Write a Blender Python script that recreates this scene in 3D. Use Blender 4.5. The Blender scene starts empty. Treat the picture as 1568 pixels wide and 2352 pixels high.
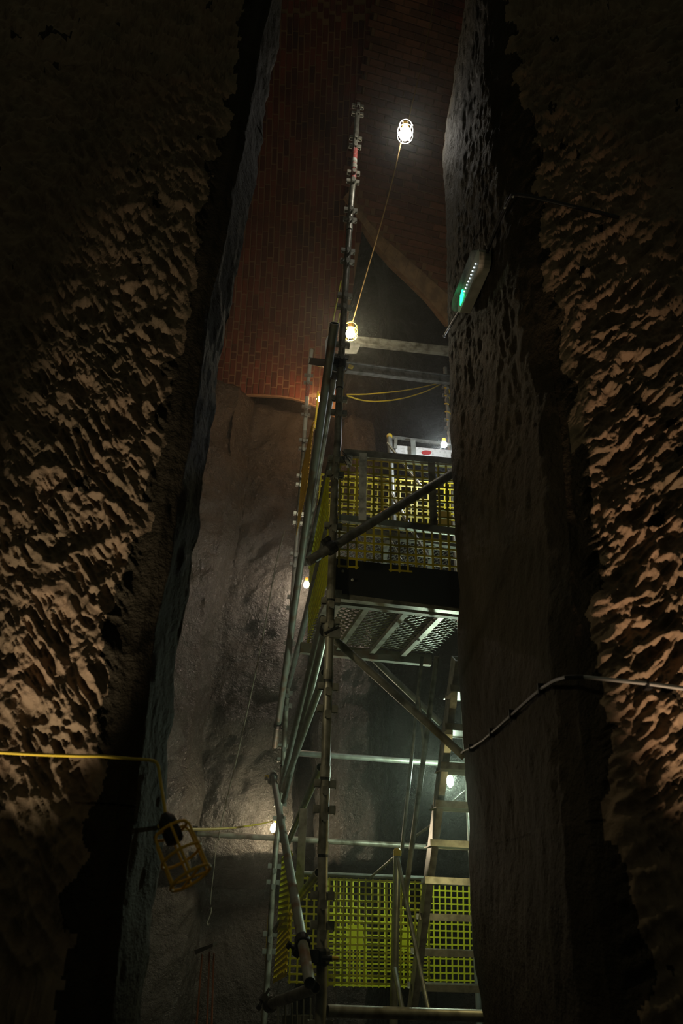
import bpy, math, random
import numpy as np
from mathutils import Vector, Matrix

# ------------------------------------------------------------------ camera
W, H, FPX = 1568.0, 2352.0, 1568.0
CZ = 1.6
PITCH, ROLL = math.radians(29.4), math.radians(2.4)
sc = bpy.context.scene
COL = sc.collection
f_ = Vector((0, math.cos(PITCH), math.sin(PITCH)))
r0 = Vector((1, 0, 0))
u0 = Vector((0, -math.sin(PITCH), math.cos(PITCH)))
R_ = r0 * math.cos(ROLL) + u0 * math.sin(ROLL)
U_ = u0 * math.cos(ROLL) - r0 * math.sin(ROLL)
CAM = Vector((0, 0, CZ))
cd = bpy.data.cameras.new('camera')
cam = bpy.data.objects.new('camera', cd)
COL.objects.link(cam)
M = Matrix.Identity(4)
for i in range(3):
    M[i][0], M[i][1], M[i][2], M[i][3] = R_[i], U_[i], -f_[i], CAM[i]
cam.matrix_world = M
cd.sensor_fit = 'VERTICAL'
cd.sensor_height = 36.0
cd.lens = FPX / H * 36.0
cd.clip_start = 0.02
cd.dof.use_dof = True
cd.dof.focus_distance = 5.0
cd.dof.aperture_fstop = 4.0
sc.camera = cam

# ------------------------------------------------------------------ view, world, large lights
vs = sc.view_settings
vs.view_transform = 'Standard'
vs.look = 'None'
vs.exposure = 0.0
vs.gamma = 1.0
vs.use_curve_mapping = False
wd = bpy.data.worlds.new('cavern_dark')
sc.world = wd
wd.use_nodes = True
wd.node_tree.nodes['Background'].inputs[0].default_value = (0.85, 0.9, 0.62, 1)
wd.node_tree.nodes['Background'].inputs[1].default_value = 0.03
sc.cycles.use_light_tree = True
sc.cycles.max_bounces = 5
sc.cycles.sample_clamp_indirect = 3.0
sc.cycles.volume_bounces = 0
sc.cycles.volume_step_rate = 4


def lamp_spot(name, loc, target, energy, color, size, blend, radius):
    l = bpy.data.lights.new(name, 'SPOT')
    l.energy, l.color, l.spot_size, l.spot_blend, l.shadow_soft_size = energy, color, math.radians(size), blend, radius
    o = bpy.data.objects.new(name, l)
    COL.objects.link(o)
    o.location = loc
    o.rotation_euler = (Vector(target) - Vector(loc)).to_track_quat('-Z', 'Y').to_euler()
    return o


# added spots, out of view close under each rock face, grazing it from below
lamp_spot('added_rock_spot', (-.78, 1.46, .75), (-.80, 2.15, 3.0), 92, (1.0, 0.84, 0.60), 23, .85, 0.03)
lamp_spot('added_rock_spot', (.95, 1.32, .75), (.97, 2.00, 3.0), 112, (1.0, 0.70, 0.46), 22, .85, 0.03)


# ------------------------------------------------------------------ pixel <-> place helpers
def ray(px, py):
    return (f_ + R_ * ((px - W / 2) / FPX) + U_ * ((H / 2 - py) / FPX))


def at(px, py, Y):
    d = ray(px, py)
    return CAM + d * (Y / d.y)


def on_plane(px, py, p, n):
    d = ray(px, py)
    return CAM + d * ((p - CAM).dot(n) / d.dot(n))


def px_of(v):
    d = Vector(v) - CAM
    z = d.dot(f_)
    return W / 2 + FPX * d.dot(R_) / z, H / 2 - FPX * d.dot(U_) / z


# ------------------------------------------------------------------ materials
MATS = {}


def mat(name, col, rough=0.6, metal=0.0, noise=None, bump=None, emit=None, spec=0.5, per_island=0.0, per_object=0.0, mix2=None, trans=0.0, alpha_mix=None):
    m = bpy.data.materials.new(name)
    m.use_nodes = True
    nt = m.node_tree
    b = nt.nodes['Principled BSDF']
    b.inputs['Base Color'].default_value = (*col, 1)
    b.inputs['Roughness'].default_value = rough
    b.inputs['Metallic'].default_value = metal
    b.inputs['Specular IOR Level'].default_value = spec
    tc = nt.nodes.new('ShaderNodeTexCoord')
    src = None
    if noise:
        scale, c2, lo, hi = noise
        n = nt.nodes.new('ShaderNodeTexNoise')
        n.inputs['Scale'].default_value = scale
        n.inputs['Detail'].default_value = 6
        nt.links.new(tc.outputs['Object'], n.inputs['Vector'])
        mr = nt.nodes.new('ShaderNodeMapRange')
        mr.inputs[1].default_value, mr.inputs[2].default_value = lo, hi
        nt.links.new(n.outputs[0], mr.inputs[0])
        mx = nt.nodes.new('ShaderNodeMix')
        mx.data_type = 'RGBA'
        mx.inputs[6].default_value = (*col, 1)
        mx.inputs[7].default_value = (*c2, 1)
        nt.links.new(mr.outputs[0], mx.inputs[0])
        src = mx.outputs[2]
    for amt, kind in ((per_island, 'i'), (per_object, 'o')):
        if amt:
            if kind == 'i':
                g = nt.nodes.new('ShaderNodeNewGeometry')
                ro = g.outputs['Random Per Island']
            else:
                g = nt.nodes.new('ShaderNodeObjectInfo')
                ro = g.outputs['Random']
            mr = nt.nodes.new('ShaderNodeMapRange')
            mr.inputs[3].default_value, mr.inputs[4].default_value = 1 - amt, 1 + amt * .6
            nt.links.new(ro, mr.inputs[0])
            hv = nt.nodes.new('ShaderNodeHueSaturation')
            nt.links.new(mr.outputs[0], hv.inputs['Value'])
            if src:
                nt.links.new(src, hv.inputs['Color'])
            else:
                hv.inputs['Color'].default_value = (*col, 1)
            src = hv.outputs[0]
    if src:
        nt.links.new(src, b.inputs['Base Color'])
    if bump:
        prev = None
        for scale, strength, dist in bump:
            n = nt.nodes.new('ShaderNodeTexNoise')
            n.inputs['Scale'].default_value = scale
            n.inputs['Detail'].default_value = 5
            n.inputs['Roughness'].default_value = 0.65
            nt.links.new(tc.outputs['Object'], n.inputs['Vector'])
            bp = nt.nodes.new('ShaderNodeBump')
            bp.inputs['Strength'].default_value = strength
            bp.inputs['Distance'].default_value = dist
            nt.links.new(n.outputs[0], bp.inputs['Height'])
            if prev:
                nt.links.new(prev, bp.inputs['Normal'])
            prev = bp.outputs[0]
        nt.links.new(prev, b.inputs['Normal'])
    if emit:
        b.inputs['Emission Color'].default_value = (*emit[0], 1)
        b.inputs['Emission Strength'].default_value = emit[1]
    if alpha_mix is not None:
        tr = nt.nodes.new('ShaderNodeBsdfTransparent')
        tr.inputs[0].default_value = (0.9, 0.97, 0.93, 1)
        ms = nt.nodes.new('ShaderNodeMixShader')
        ms.inputs[0].default_value = alpha_mix
        out = nt.nodes['Material Output']
        nt.links.new(tr.outputs[0], ms.inputs[1])
        nt.links.new(b.outputs[0], ms.inputs[2])
        nt.links.new(ms.outputs[0], out.inputs[0])
    MATS[name] = m
    return m


mat('chiselled_rock', (0.30, 0.20, 0.125), 0.8, noise=(5, (0.20, 0.15, 0.09), .35, .7), bump=[(170, .6, .004), (60, .5, .008)])
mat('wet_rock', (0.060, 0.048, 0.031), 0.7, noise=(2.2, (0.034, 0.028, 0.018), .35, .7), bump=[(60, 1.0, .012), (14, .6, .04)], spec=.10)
mat('shaft_rock', (0.052, 0.046, 0.034), 0.32, noise=(1.6, (0.034, 0.032, 0.024), .35, .68), bump=[(34, 1.0, .03), (9, .8, .08)], spec=.7)
mat('brick', (0.155, 0.036, 0.015), 0.75, noise=(3, (0.075, 0.03, 0.018), .4, .7), bump=[(40, .4, .006)], per_object=.45)
mat('brick_far', (0.155, 0.036, 0.015), 0.75, noise=(3, (0.075, 0.03, 0.018), .4, .7), bump=[(40, .4, .006)], per_island=.45)
mat('brick_tan', (0.19, 0.075, 0.035), 0.75, noise=(3, (0.10, 0.05, 0.028), .4, .7), bump=[(40, .4, .006)], per_object=.4)
mat('mortar', (0.22, 0.13, 0.065), 0.9, bump=[(60, .5, .004)])
mat('arch_stone', (0.34, 0.22, 0.11), 0.85, noise=(9, (0.2, 0.13, 0.07), .4, .65), bump=[(50, .6, .008)])
mat('floor_rock', (0.06, 0.05, 0.04), 0.8, bump=[(20, .6, .02)])
mat('galvanised', (0.33, 0.35, 0.32), 0.38, metal=.55, noise=(14, (0.20, 0.20, 0.16), .4, .7), bump=[(80, .15, .002)])
mat('dark_steel', (0.22, 0.215, 0.19), 0.42, metal=.4, noise=(16, (0.07, 0.065, 0.05), .4, .7), bump=[(90, .2, .002)])
mat('dull_tube', (0.36, 0.345, 0.28), 0.42, metal=.3, noise=(12, (0.10, 0.09, 0.06), .42, .68), bump=[(90, .2, .002)])
mat('dirty_tube', (0.24, 0.25, 0.21), 0.55, metal=.3, noise=(9, (0.20, 0.12, 0.07), .52, .7), bump=[(90, .2, .002)])
mat('aluminium', (0.42, 0.42, 0.38), 0.4, metal=.6, noise=(20, (0.25, 0.25, 0.22), .42, .66))
mat('scuffed_plate', (0.78, 0.78, 0.75), 0.5, metal=.1, noise=(22, (0.4, 0.4, 0.38), .45, .66))
mat('black_steel', (0.02, 0.02, 0.018), 0.5, metal=.2)
mat('yellow_mesh', (0.62, 0.50, 0.015), 0.45)
mat('lime_mesh', (0.50, 0.50, 0.015), 0.45)
mat('orange_mesh', (0.70, 0.38, 0.01), 0.45)
mat('yellow_plastic', (0.65, 0.45, 0.02), 0.45)
mat('cord_amber', (0.42, 0.25, 0.07), 0.6)
mat('cord_yellow', (0.62, 0.44, 0.03), 0.55)
mat('cage_yellow', (0.90, 0.50, 0.02), 0.5)
mat('black_board', (0.012, 0.012, 0.011), 0.55)
mat('black_rubber', (0.010, 0.010, 0.010), 0.5)
mat('pvc_conduit', (0.45, 0.45, 0.42), 0.3)
mat('dark_cable', (0.022, 0.019, 0.016), 0.5)
mat('white_board', (0.62, 0.60, 0.56), 0.5, noise=(30, (0.4, 0.38, 0.34), .5, .7))
mat('red_print', (0.35, 0.02, 0.02), 0.5)
mat('red_paint', (0.36, 0.07, 0.06), 0.5, noise=(60, (0.35, 0.25, 0.22), .52, .62))
mat('pale_paint', (0.45, 0.46, 0.40), 0.45)
mat('paper', (0.75, 0.74, 0.7), 0.7)
mat('rust_rod', (0.35, 0.13, 0.07), 0.6)
mat('rope', (0.25, 0.22, 0.16), 0.8)
mat('lamp_case', (0.42, 0.40, 0.32), 0.45)
mat('lens', (0.80, 0.85, 0.82), 0.18, alpha_mix=.16)
mat('bulb_glass', (0.3, 0.3, 0.28), 0.15)
mat('led_white', (1, 1, 1), emit=((0.75, 0.85, 1.0), 6.0))
mat('led_green', (0.1, 1, .5), emit=((0.02, 1.0, 0.35), 3.5))
for nm, c, s in (('glow_white', (1.0, 0.95, 0.84), 125), ('glow_upper', (1.0, 0.88, 0.60), 300),
                 ('glow_warm', (1.0, 0.52, 0.24), 520), ('glow_cool', (0.88, 0.96, 1.0), 600),
                 ('glow_amber', (1.0, 0.80, 0.64), 520), ('glow_low', (1.0, 0.80, 0.54), 430),
                 ('glow_mint', (0.76, 1.0, 0.76), 1100), ('glow_fill_right', (1.0, 0.84, 0.36), 120), ('glow_fill_left', (1.0, 0.86, 0.52), 300)):  # last two serve the added unseen bulbs
    mat(nm, (1, 1, 1), emit=(c, s))


# ------------------------------------------------------------------ mesh builder
class MB:
    def __init__(self):
        self.v, self.f = [], []

    def add(self, vs_, fs_):
        n = len(self.v)
        self.v.extend(Vector(v) for v in vs_)
        self.f.extend(tuple(i + n for i in f) for f in fs_)
        return self

    def box(self, c, ax, ay, az):
        c, ax, ay, az = Vector(c), Vector(ax), Vector(ay), Vector(az)
        vs_ = [c + ax * i + ay * j + az * k for i in (-1, 1) for j in (-1, 1) for k in (-1, 1)]
        return self.add(vs_, [(0, 1, 3, 2), (4, 6, 7, 5), (0, 4, 5, 1), (2, 3, 7, 6), (0, 2, 6, 4), (1, 5, 7, 3)])

    def bar(self, a, b, w, t, up=(0, 0, 1)):
        a, b = Vector(a), Vector(b)
        d = (b - a)
        dn = d.normalized()
        s = dn.cross(Vector(up))
        if s.length < 1e-4:
            s = dn.cross(Vector((0, 1, 0)))
        s.normalize()
        q = s.cross(dn).normalized()
        return self.box((a + b) / 2, d / 2, s * (t / 2), q * (w / 2))

    def path(self, pts, r, n=10, cap=True, hollow=False):
        pts = [Vector(p) for p in pts]
        rs = r if isinstance(r, (list, tuple)) else [r] * len(pts)
        rings = []
        ref = None
        for i, p in enumerate(pts):
            a = pts[max(i - 1, 0)]
            b = pts[min(i + 1, len(pts) - 1)]
            t = (b - a).normalized()
            if ref is None:
                ref = Vector((0, 0, 1)) if abs(t.z) < .9 else Vector((0, 1, 0))
            s = t.cross(ref)
            if s.length < 1e-3:
                ref = Vector((0, 1, 0))
                s = t.cross(ref)
            s.normalize()
            q = s.cross(t).normalized()
            rings.append([p + (s * math.cos(k * 2 * math.pi / n) + q * math.sin(k * 2 * math.pi / n)) * rs[i] for k in range(n)])
        vs_, fs_ = [], []
        for ring in rings:
            vs_.extend(ring)
        for i in range(len(pts) - 1):
            for k in range(n):
                k2 = (k + 1) % n
                fs_.append((i * n + k, i * n + k2, (i + 1) * n + k2, (i + 1) * n + k))
        L = (len(pts) - 1) * n
        if hollow:
            for e, (base, p, ring) in enumerate(((0, pts[0], rings[0]), (L, pts[-1], rings[-1]))):
                d = (pts[1] - pts[0]) if e == 0 else (pts[-2] - pts[-1])
                d = d.normalized() * (rs[0] * 3)
                o1 = len(vs_)
                vs_.extend([p + (q - p) * .86 for q in ring])
                o2 = len(vs_)
                vs_.extend([p + (q - p) * .86 + d for q in ring])
                for k in range(n):
                    k2 = (k + 1) % n
                    fs_.append((base + k, base + k2, o1 + k2, o1 + k))
                    fs_.append((o1 + k, o1 + k2, o2 + k2, o2 + k))
                fs_.append(tuple(o2 + k for k in range(n)))
        elif cap:
            fs_.append(tuple(range(n))[::-1])
            fs_.append(tuple(L + k for k in range(n)))
        return self.add(vs_, fs_)

    def ring(self, c, axis, R, r, n=20, m=6):
        c, axis = Vector(c), Vector(axis).normalized()
        s = axis.orthogonal().normalized()
        q = axis.cross(s)
        vs_, fs_ = [], []
        for i in range(n):
            a = 2 * math.pi * i / n
            e = s * math.cos(a) + q * math.sin(a)
            for j in range(m):
                b = 2 * math.pi * j / m
                vs_.append(c + e * (R + r * math.cos(b)) + axis * (r * math.sin(b)))
        for i in range(n):
            for j in range(m):
                fs_.append((i * m + j, i * m + (j + 1) % m, ((i + 1) % n) * m + (j + 1) % m, ((i + 1) % n) * m + j))
        return self.add(vs_, fs_)

    def lathe(self, c, axis, prof, n=14):
        """prof: list of (radius, height along axis)"""
        c, axis = Vector(c), Vector(axis).normalized()
        s = axis.orthogonal().normalized()
        q = axis.cross(s)
        vs_, fs_ = [], []
        for (r, h) in prof:
            for k in range(n):
                a = 2 * math.pi * k / n
                vs_.append(c + axis * h + (s * math.cos(a) + q * math.sin(a)) * r)
        for i in range(len(prof) - 1):
            for k in range(n):
                k2 = (k + 1) % n
                fs_.append((i * n + k, i * n + k2, (i + 1) * n + k2, (i + 1) * n + k))
        fs_.append(tuple(range(n))[::-1])
        fs_.append(tuple((len(prof) - 1) * n + k for k in range(n)))
        return self.add(vs_, fs_)

    def prism(self, poly, d):
        poly = [Vector(p) for p in poly]
        d = Vector(d)
        n = len(poly)
        vs_ = [p - d / 2 for p in poly] + [p + d / 2 for p in poly]
        fs_ = [tuple(range(n))[::-1], tuple(range(n, 2 * n))]
        for k in range(n):
            fs_.append((k, (k + 1) % n, n + (k + 1) % n, n + k))
        return self.add(vs_, fs_)

    def build(self, name, m, parent=None, smooth=False, origin=None):
        me = bpy.data.meshes.new(name)
        if parent is not None:
            org = world_of(parent)
        elif origin is not None:
            org = Vector(origin)
        else:
            org = Vector((sum(v.x for v in self.v) / len(self.v), sum(v.y for v in self.v) / len(self.v), min(v.z for v in self.v)))
        me.from_pydata([tuple(v - org) for v in self.v], [], self.f)
        me.validate()
        import bmesh
        bm = bmesh.new()
        bm.from_mesh(me)
        bmesh.ops.recalc_face_normals(bm, faces=bm.faces)
        bm.to_mesh(me)
        bm.free()
        me.materials.append(MATS[m])
        if smooth:
            me.polygons.foreach_set('use_smooth', [True] * len(me.polygons))
            try:
                me.set_sharp_from_angle(angle=math.radians(40))
            except Exception:
                pass
        o = bpy.data.objects.new(name, me)
        COL.objects.link(o)
        if parent is not None:
            o.parent = parent
        else:
            o.location = org
        return o


def world_of(o):
    v = Vector(o.location)
    while o.parent:
        o = o.parent
        v += Vector(o.location)
    return v


def tag(o, label=None, cat=None, group=None, kind=None):
    if label:
        o['label'] = label
    if cat:
        o['category'] = cat
    if group:
        o['group'] = group
    if kind:
        o['kind'] = kind
    return o


def root(name, label, cat, loc, group=None):
    o = bpy.data.objects.new(name, None)
    o.empty_display_size = .05
    COL.objects.link(o)
    o.location = loc
    return tag(o, label, cat, group)


def part_copy(src, parent, loc):
    o = src.copy()
    COL.objects.link(o)
    o.parent = parent
    o.location = Vector(loc) - world_of(parent)
    return o


# ------------------------------------------------------------------ noise
def vnoise(x, y, seed=0):
    xi, yi = np.floor(x).astype(np.int64), np.floor(y).astype(np.int64)
    fx, fy = x - xi, y - yi
    fx, fy = fx * fx * (3 - 2 * fx), fy * fy * (3 - 2 * fy)

    def h(a, b):
        n = (a * 374761393 + b * 668265263 + seed * 1442695041) & 0xffffffff
        n = ((n ^ (n >> 13)) * 1274126177) & 0xffffffff
        return ((n ^ (n >> 16)) & 0xffff) / 65535.0
    return (h(xi, yi) * (1 - fx) + h(xi + 1, yi) * fx) * (1 - fy) + (h(xi, yi + 1) * (1 - fx) + h(xi + 1, yi + 1) * fx) * fy


def fbm(x, y, seed=0, octs=5, gain=.5):
    s, a, t = 0, 1.0, 0
    for o in range(octs):
        s = s + a * (vnoise(x, y, seed + o * 17) - .5)
        t += a
        a *= gain
        x, y = x * 2.03 + 5.1, y * 2.03 + 3.7
    return s / t * 2


def sheet(name, P, m, disp, label=None, m2=None, cols2=None):
    """P: (rows, cols, 3) grid of world points, displaced along its own normals by disp (rows, cols)."""
    du = np.gradient(P, axis=1)
    dv = np.gradient(P, axis=0)
    n = np.cross(du, dv)
    n /= np.linalg.norm(n, axis=2, keepdims=True) + 1e-9
    Q = P + n * disp[..., None]
    r, c = P.shape[:2]
    org = np.array([P[..., 0].mean(), P[..., 1].mean(), P[..., 2].min()])
    me = bpy.data.meshes.new(name)
    me.vertices.add(r * c)
    me.vertices.foreach_set('co', (Q - org).reshape(-1).astype(np.float32))
    idx = np.arange(r * c).reshape(r, c)
    quads = np.stack([idx[:-1, :-1], idx[:-1, 1:], idx[1:, 1:], idx[1:, :-1]], -1).reshape(-1, 4)
    me.loops.add(quads.size)
    me.loops.foreach_set('vertex_index', quads.reshape(-1).astype(np.int32))
    me.polygons.add(len(quads))
    me.polygons.foreach_set('loop_start', (np.arange(len(quads)) * 4).astype(np.int32))
    me.update(calc_edges=True)
    me.polygons.foreach_set('use_smooth', np.ones(len(quads), bool))
    me.materials.append(MATS[m])
    if m2:
        me.materials.append(MATS[m2])
        me.polygons.foreach_set('material_index', cols2[:-1, :-1].astype(np.int32).reshape(-1))
    me.validate()
    o = bpy.data.objects.new(name, me)
    COL.objects.link(o)
    o.location = org
    return tag(o, label, None, None, 'structure')


def resample(pts, step_of):
    """pts: list of tuples; piecewise linear, step_of[i] the step along segment i."""
    out = []
    for i in range(len(pts) - 1):
        a, b = np.array(pts[i], float), np.array(pts[i + 1], float)
        L = np.linalg.norm((b - a)[:2])
        n = max(1, int(round(L / step_of[i])))
        for k in range(n):
            out.append(a + (b - a) * k / n)
    out.append(np.array(pts[-1], float))
    return np.array(out)


def outline_x(pts, Y):
    zs, xs = [], []
    for (px, py) in pts:
        v = at(px, py, Y)
        zs.append(v.z)
        xs.append(v.x)
    o = np.argsort(zs)
    return np.array(zs)[o], np.array(xs)[o]


# ------------------------------------------------------------------ setting: rock either side of the opening
YL = 2.27
zl, xl = outline_x([(690, -420), (668, -150), (645, 60), (632, 130), (612, 230), (597, 330), (585, 420), (572, 480), (560, 560), (548, 620), (535, 690),
                    (520, 770), (510, 830), (500, 900), (489, 980), (478, 1060), (466, 1126), (455, 1220), (440, 1330), (425, 1430),
                    (412, 1500), (400, 1600), (385, 1760), (374, 1870), (362, 1980), (350, 2080), (338, 2200), (326, 2352), (300, 2700), (280, 3000)], YL)
prof = resample([(-3.4, 1.50), (-1.45, 1.88), (-.82, 1.949), (-.17, 2.02), (-.075, 2.035), (-.035, 2.07), (0.0, YL), (-.03, YL + .06), (-.5, 2.6), (-3.0, 3.0)],
                [.05, .012, .004, .004, .006, .008, .012, .03, .1])
zz = np.concatenate([np.arange(-.3, 1.4, .04), np.arange(1.4, 1.8, .008), np.arange(1.8, 3.5, .004), np.arange(3.5, 5.2, .01), np.arange(5.2, 10.5, .03)])
P = np.zeros((len(zz), len(prof), 3))
P[..., 0] = prof[None, :, 0] + np.interp(zz, zl, xl)[:, None]
P[..., 1] = prof[None, :, 1]
P[..., 2] = zz[:, None]


def chisel(s, z, ang, seed):
    """pick marks: slanting ridges broken into short strokes"""
    s0, z0 = s, z
    s = s + .022 * fbm(s0 * 5, z0 * 5, seed + 40, 4)
    z = z + .022 * fbm(s0 * 5, z0 * 5, seed + 50, 4)
    a = s * math.cos(ang) + z * math.sin(ang)
    b = -s * math.sin(ang) + z * math.cos(ang)
    tot = 0
    for k, (fa, fb, amp) in enumerate(((9, 22, .9), (17, 44, .62), (34, 84, .34), (60, 150, .14))):
        r_ = vnoise(a * fa + k * 3.1, b * fb, seed + k * 7)
        tot = tot + amp * (1 - np.abs(2 * r_ - 1)) ** 1.3
    return tot + .7 * fbm(s0 * 2.6, z0 * 2.6, seed + 20, 5)


S = P[..., 0]
Zg = P[..., 2]
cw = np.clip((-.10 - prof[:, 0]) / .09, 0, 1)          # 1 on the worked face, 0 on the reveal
front = np.arange(len(prof)) < np.argmax(prof[:, 0])
cw = np.where(front, cw, 0)[None, :]
ch = chisel(S, Zg, math.radians(-52), 3)
fine = fbm(S * 14 + P[..., 1] * 14, Zg * 5, 8, 4)
big = fbm(P[..., 1] * 3 + 7, Zg * 1.7, 31, 4)
edge = 1 - np.abs(np.arange(len(prof)) - np.argmax(prof[:, 0]))[None, :] / 14.0
d = cw * (.042 * (ch - 1.0)) + (1 - cw) * (.012 * fine + .014 * big + .012 * np.clip(edge, 0, 1) * fbm(Zg * 9, S * 9, 61, 4))
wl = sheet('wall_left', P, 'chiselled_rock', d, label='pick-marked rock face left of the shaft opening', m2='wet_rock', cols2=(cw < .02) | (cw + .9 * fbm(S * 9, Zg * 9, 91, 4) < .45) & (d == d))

# right-hand mass: worked face, rounded corner, deep smooth reveal
YRF, YRN = 3.4, 1.95
zr, xr = outline_x([(1110, -420), (1098, -150), (1085, 50), (1075, 130), (1060, 190), (1042, 245), (1024, 300), (1016, 350), (1020, 410), (1022, 500), (1024, 600), (1025, 700),
                    (1028, 780), (1030, 850), (1033, 950), (1036, 1050), (1042, 1200), (1048, 1320), (1052, 1400), (1053, 1500),
                    (1057, 1600), (1061, 1700), (1066, 1800), (1074, 1900), (1080, 1990), (1087, 2100), (1096, 2200), (1114, 2352), (1150, 2700), (1180, 3000)], YRF)
zc, xc = outline_x([(1110, -200), (1125, 100), (1150, 280), (1180, 445), (1232, 800), (1262, 1000), (1285, 1300), (1300, 1560), (1320, 1800), (1345, 2100), (1370, 2352), (1400, 2800)], YRN)
# (x offset, y, weight towards near corner)
prof = resample([(2.6, 4.2, 0), (.5, 3.75, 0), (.06, 3.5, 0), (0, YRF, 0), (.0, YRN + .12, .92), (.03, YRN, 1), (.10, YRN - .07, 1), (.60, 1.785, 1), (.9, 1.72, 1), (2.8, 1.30, 1)],
                [.1, .05, .02, .014, .008, .005, .004, .012, .05])
zz = np.concatenate([np.arange(-.3, 1.2, .04), np.arange(1.2, 1.8, .01), np.arange(1.8, 3.5, .004), np.arange(3.5, 5.6, .01), np.arange(5.6, 10.5, .03)])
P = np.zeros((len(zz), len(prof), 3))
XR, XC = np.interp(zz, zr, xr), np.interp(zz, zc, xc)
wgt = prof[None, :, 2]
P[..., 0] = prof[None, :, 0] + XR[:, None] * (1 - wgt) + XC[:, None] * wgt
P[..., 1] = prof[None, :, 1]
P[..., 2] = zz[:, None]
P = P[:, ::1]
S = P[..., 0]
Zg = P[..., 2]
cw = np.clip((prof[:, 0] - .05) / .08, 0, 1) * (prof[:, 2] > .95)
cw = cw[None, :]
ch = chisel(S, Zg, math.radians(40), 77)
fine = fbm(P[..., 1] * 24, Zg * 15, 12, 5)
big = fbm(P[..., 1] * 2.2, Zg * 1.5, 35, 4)
upper = np.clip((Zg - 3.2) / 1.2, 0, 1)
d = cw * (.044 * (ch - 1.0)) + (1 - cw) * ((.006 + .008 * upper) * fine + .03 * big)
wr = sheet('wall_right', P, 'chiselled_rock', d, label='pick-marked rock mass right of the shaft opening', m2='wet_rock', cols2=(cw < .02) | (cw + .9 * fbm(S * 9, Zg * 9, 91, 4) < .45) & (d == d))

# reveal plane on the right, used to hang things on
def reveal_point(px, py, off=0.0):
    """point on the right-hand reveal under a pixel (iterates on the lofted surface), moved off it into the opening"""
    p = at(px, py, 2.6)
    for _ in range(12):
        z = p.z
        xf, xn = np.interp(z, zr, xr), np.interp(z, zc, xc)
        a, b = Vector((xf, YRF, z)), Vector((xn, YRN, z))
        t = b - a
        n = Vector((-t.y, t.x, 0)).normalized()
        if n.x > 0:
            n = -n
        p = on_plane(px, py, a + n * off, n)
    return p, n


# shaft back wall: a buttress to the left, the lamp-lit face, a cleft, a bulging mass, then away into the dark
prof = resample([(-3.4, 3.0), (-2.9, 5.6), (-2.2, 6.5), (-1.42, 7.25), (-1.36, 7.75), (-.62, 7.75), (-.36, 7.9), (-.33, 8.9), (-.14, 8.9), (-.1, 8.05), (.12, 7.8), (.45, 7.85), (.66, 8.2), (.85, 9.2), (1.5, 9.6), (3.4, 9.4), (3.6, 4.0)],
                [.1, .05, .03, .03, .03, .03, .04, .04, .04, .03, .03, .03, .04, .05, .1, .15])
zz = np.concatenate([np.arange(-.3, 1.0, .06), np.arange(1.0, 5.8, .027), np.arange(5.8, 14, .07)])
P = np.zeros((len(zz), len(prof), 3))
P[..., 0] = prof[None, :, 0] + .05 * np.sin(zz * 1.3)[:, None]
P[..., 1] = prof[None, :, 1]
# above the springing the rock stands back behind the brickwork
P[..., 1] += np.clip((zz - 7.6) / .5, 0, 1)[:, None] * 1.2
# added undercut: wall foot set back to keep lamp light off it
P[..., 1] += np.clip((1.95 - zz) / .3, 0, 1)[:, None] * 1.0 * (np.abs(prof[:, 0]) < 3.0)[None, :]
P[..., 2] = zz[:, None]
arc = np.concatenate([[0], np.cumsum(np.linalg.norm(np.diff(prof[:, :2], axis=0), axis=1))])
S = np.broadcast_to(arc[None, :], P.shape[:2])
Zg = P[..., 2]
d = .16 * fbm(S * 1.1, Zg * .9, 51, 5) + .05 * fbm(S * 5 - Zg * 2.5, Zg * 4, 52, 4) + .018 * fbm(S * 16 - Zg * 6, Zg * 9, 53, 3)
wb = sheet('wall_back', P, 'shaft_rock', -d, label='wet hewn rock at the back of the shaft')

# floor
fl = MB().box((0, 4.0, -.15), (5, 0, 0), (0, 7.5, 0), (0, 0, .15)).build('floor', 'floor_rock')
tag(fl, 'dark rock floor of the shaft', None, None, 'structure')

# ------------------------------------------------------------------ brick vault
rng = random.Random(4)


def brick_mesh(l, w, h, seed):
    rg = random.Random(seed)
    b = .006
    vs_ = []
    for (z, i) in ((0, 0), (h - b, 0), (h, b)):
        for sx, sy in ((-1, -1), (1, -1), (1, 1), (-1, 1)):
            vs_.append((sx * (l / 2 - i) + rg.uniform(-.003, .003), sy * (w / 2 - i) + rg.uniform(-.003, .003), z))
    fs_ = []
    for k in range(2):
        for j in range(4):
            j2 = (j + 1) % 4
            fs_.append((k * 4 + j, k * 4 + j2, k * 4 + 4 + j2, k * 4 + 4 + j))
    fs_.append((8, 9, 10, 11))
    return vs_, fs_


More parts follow.
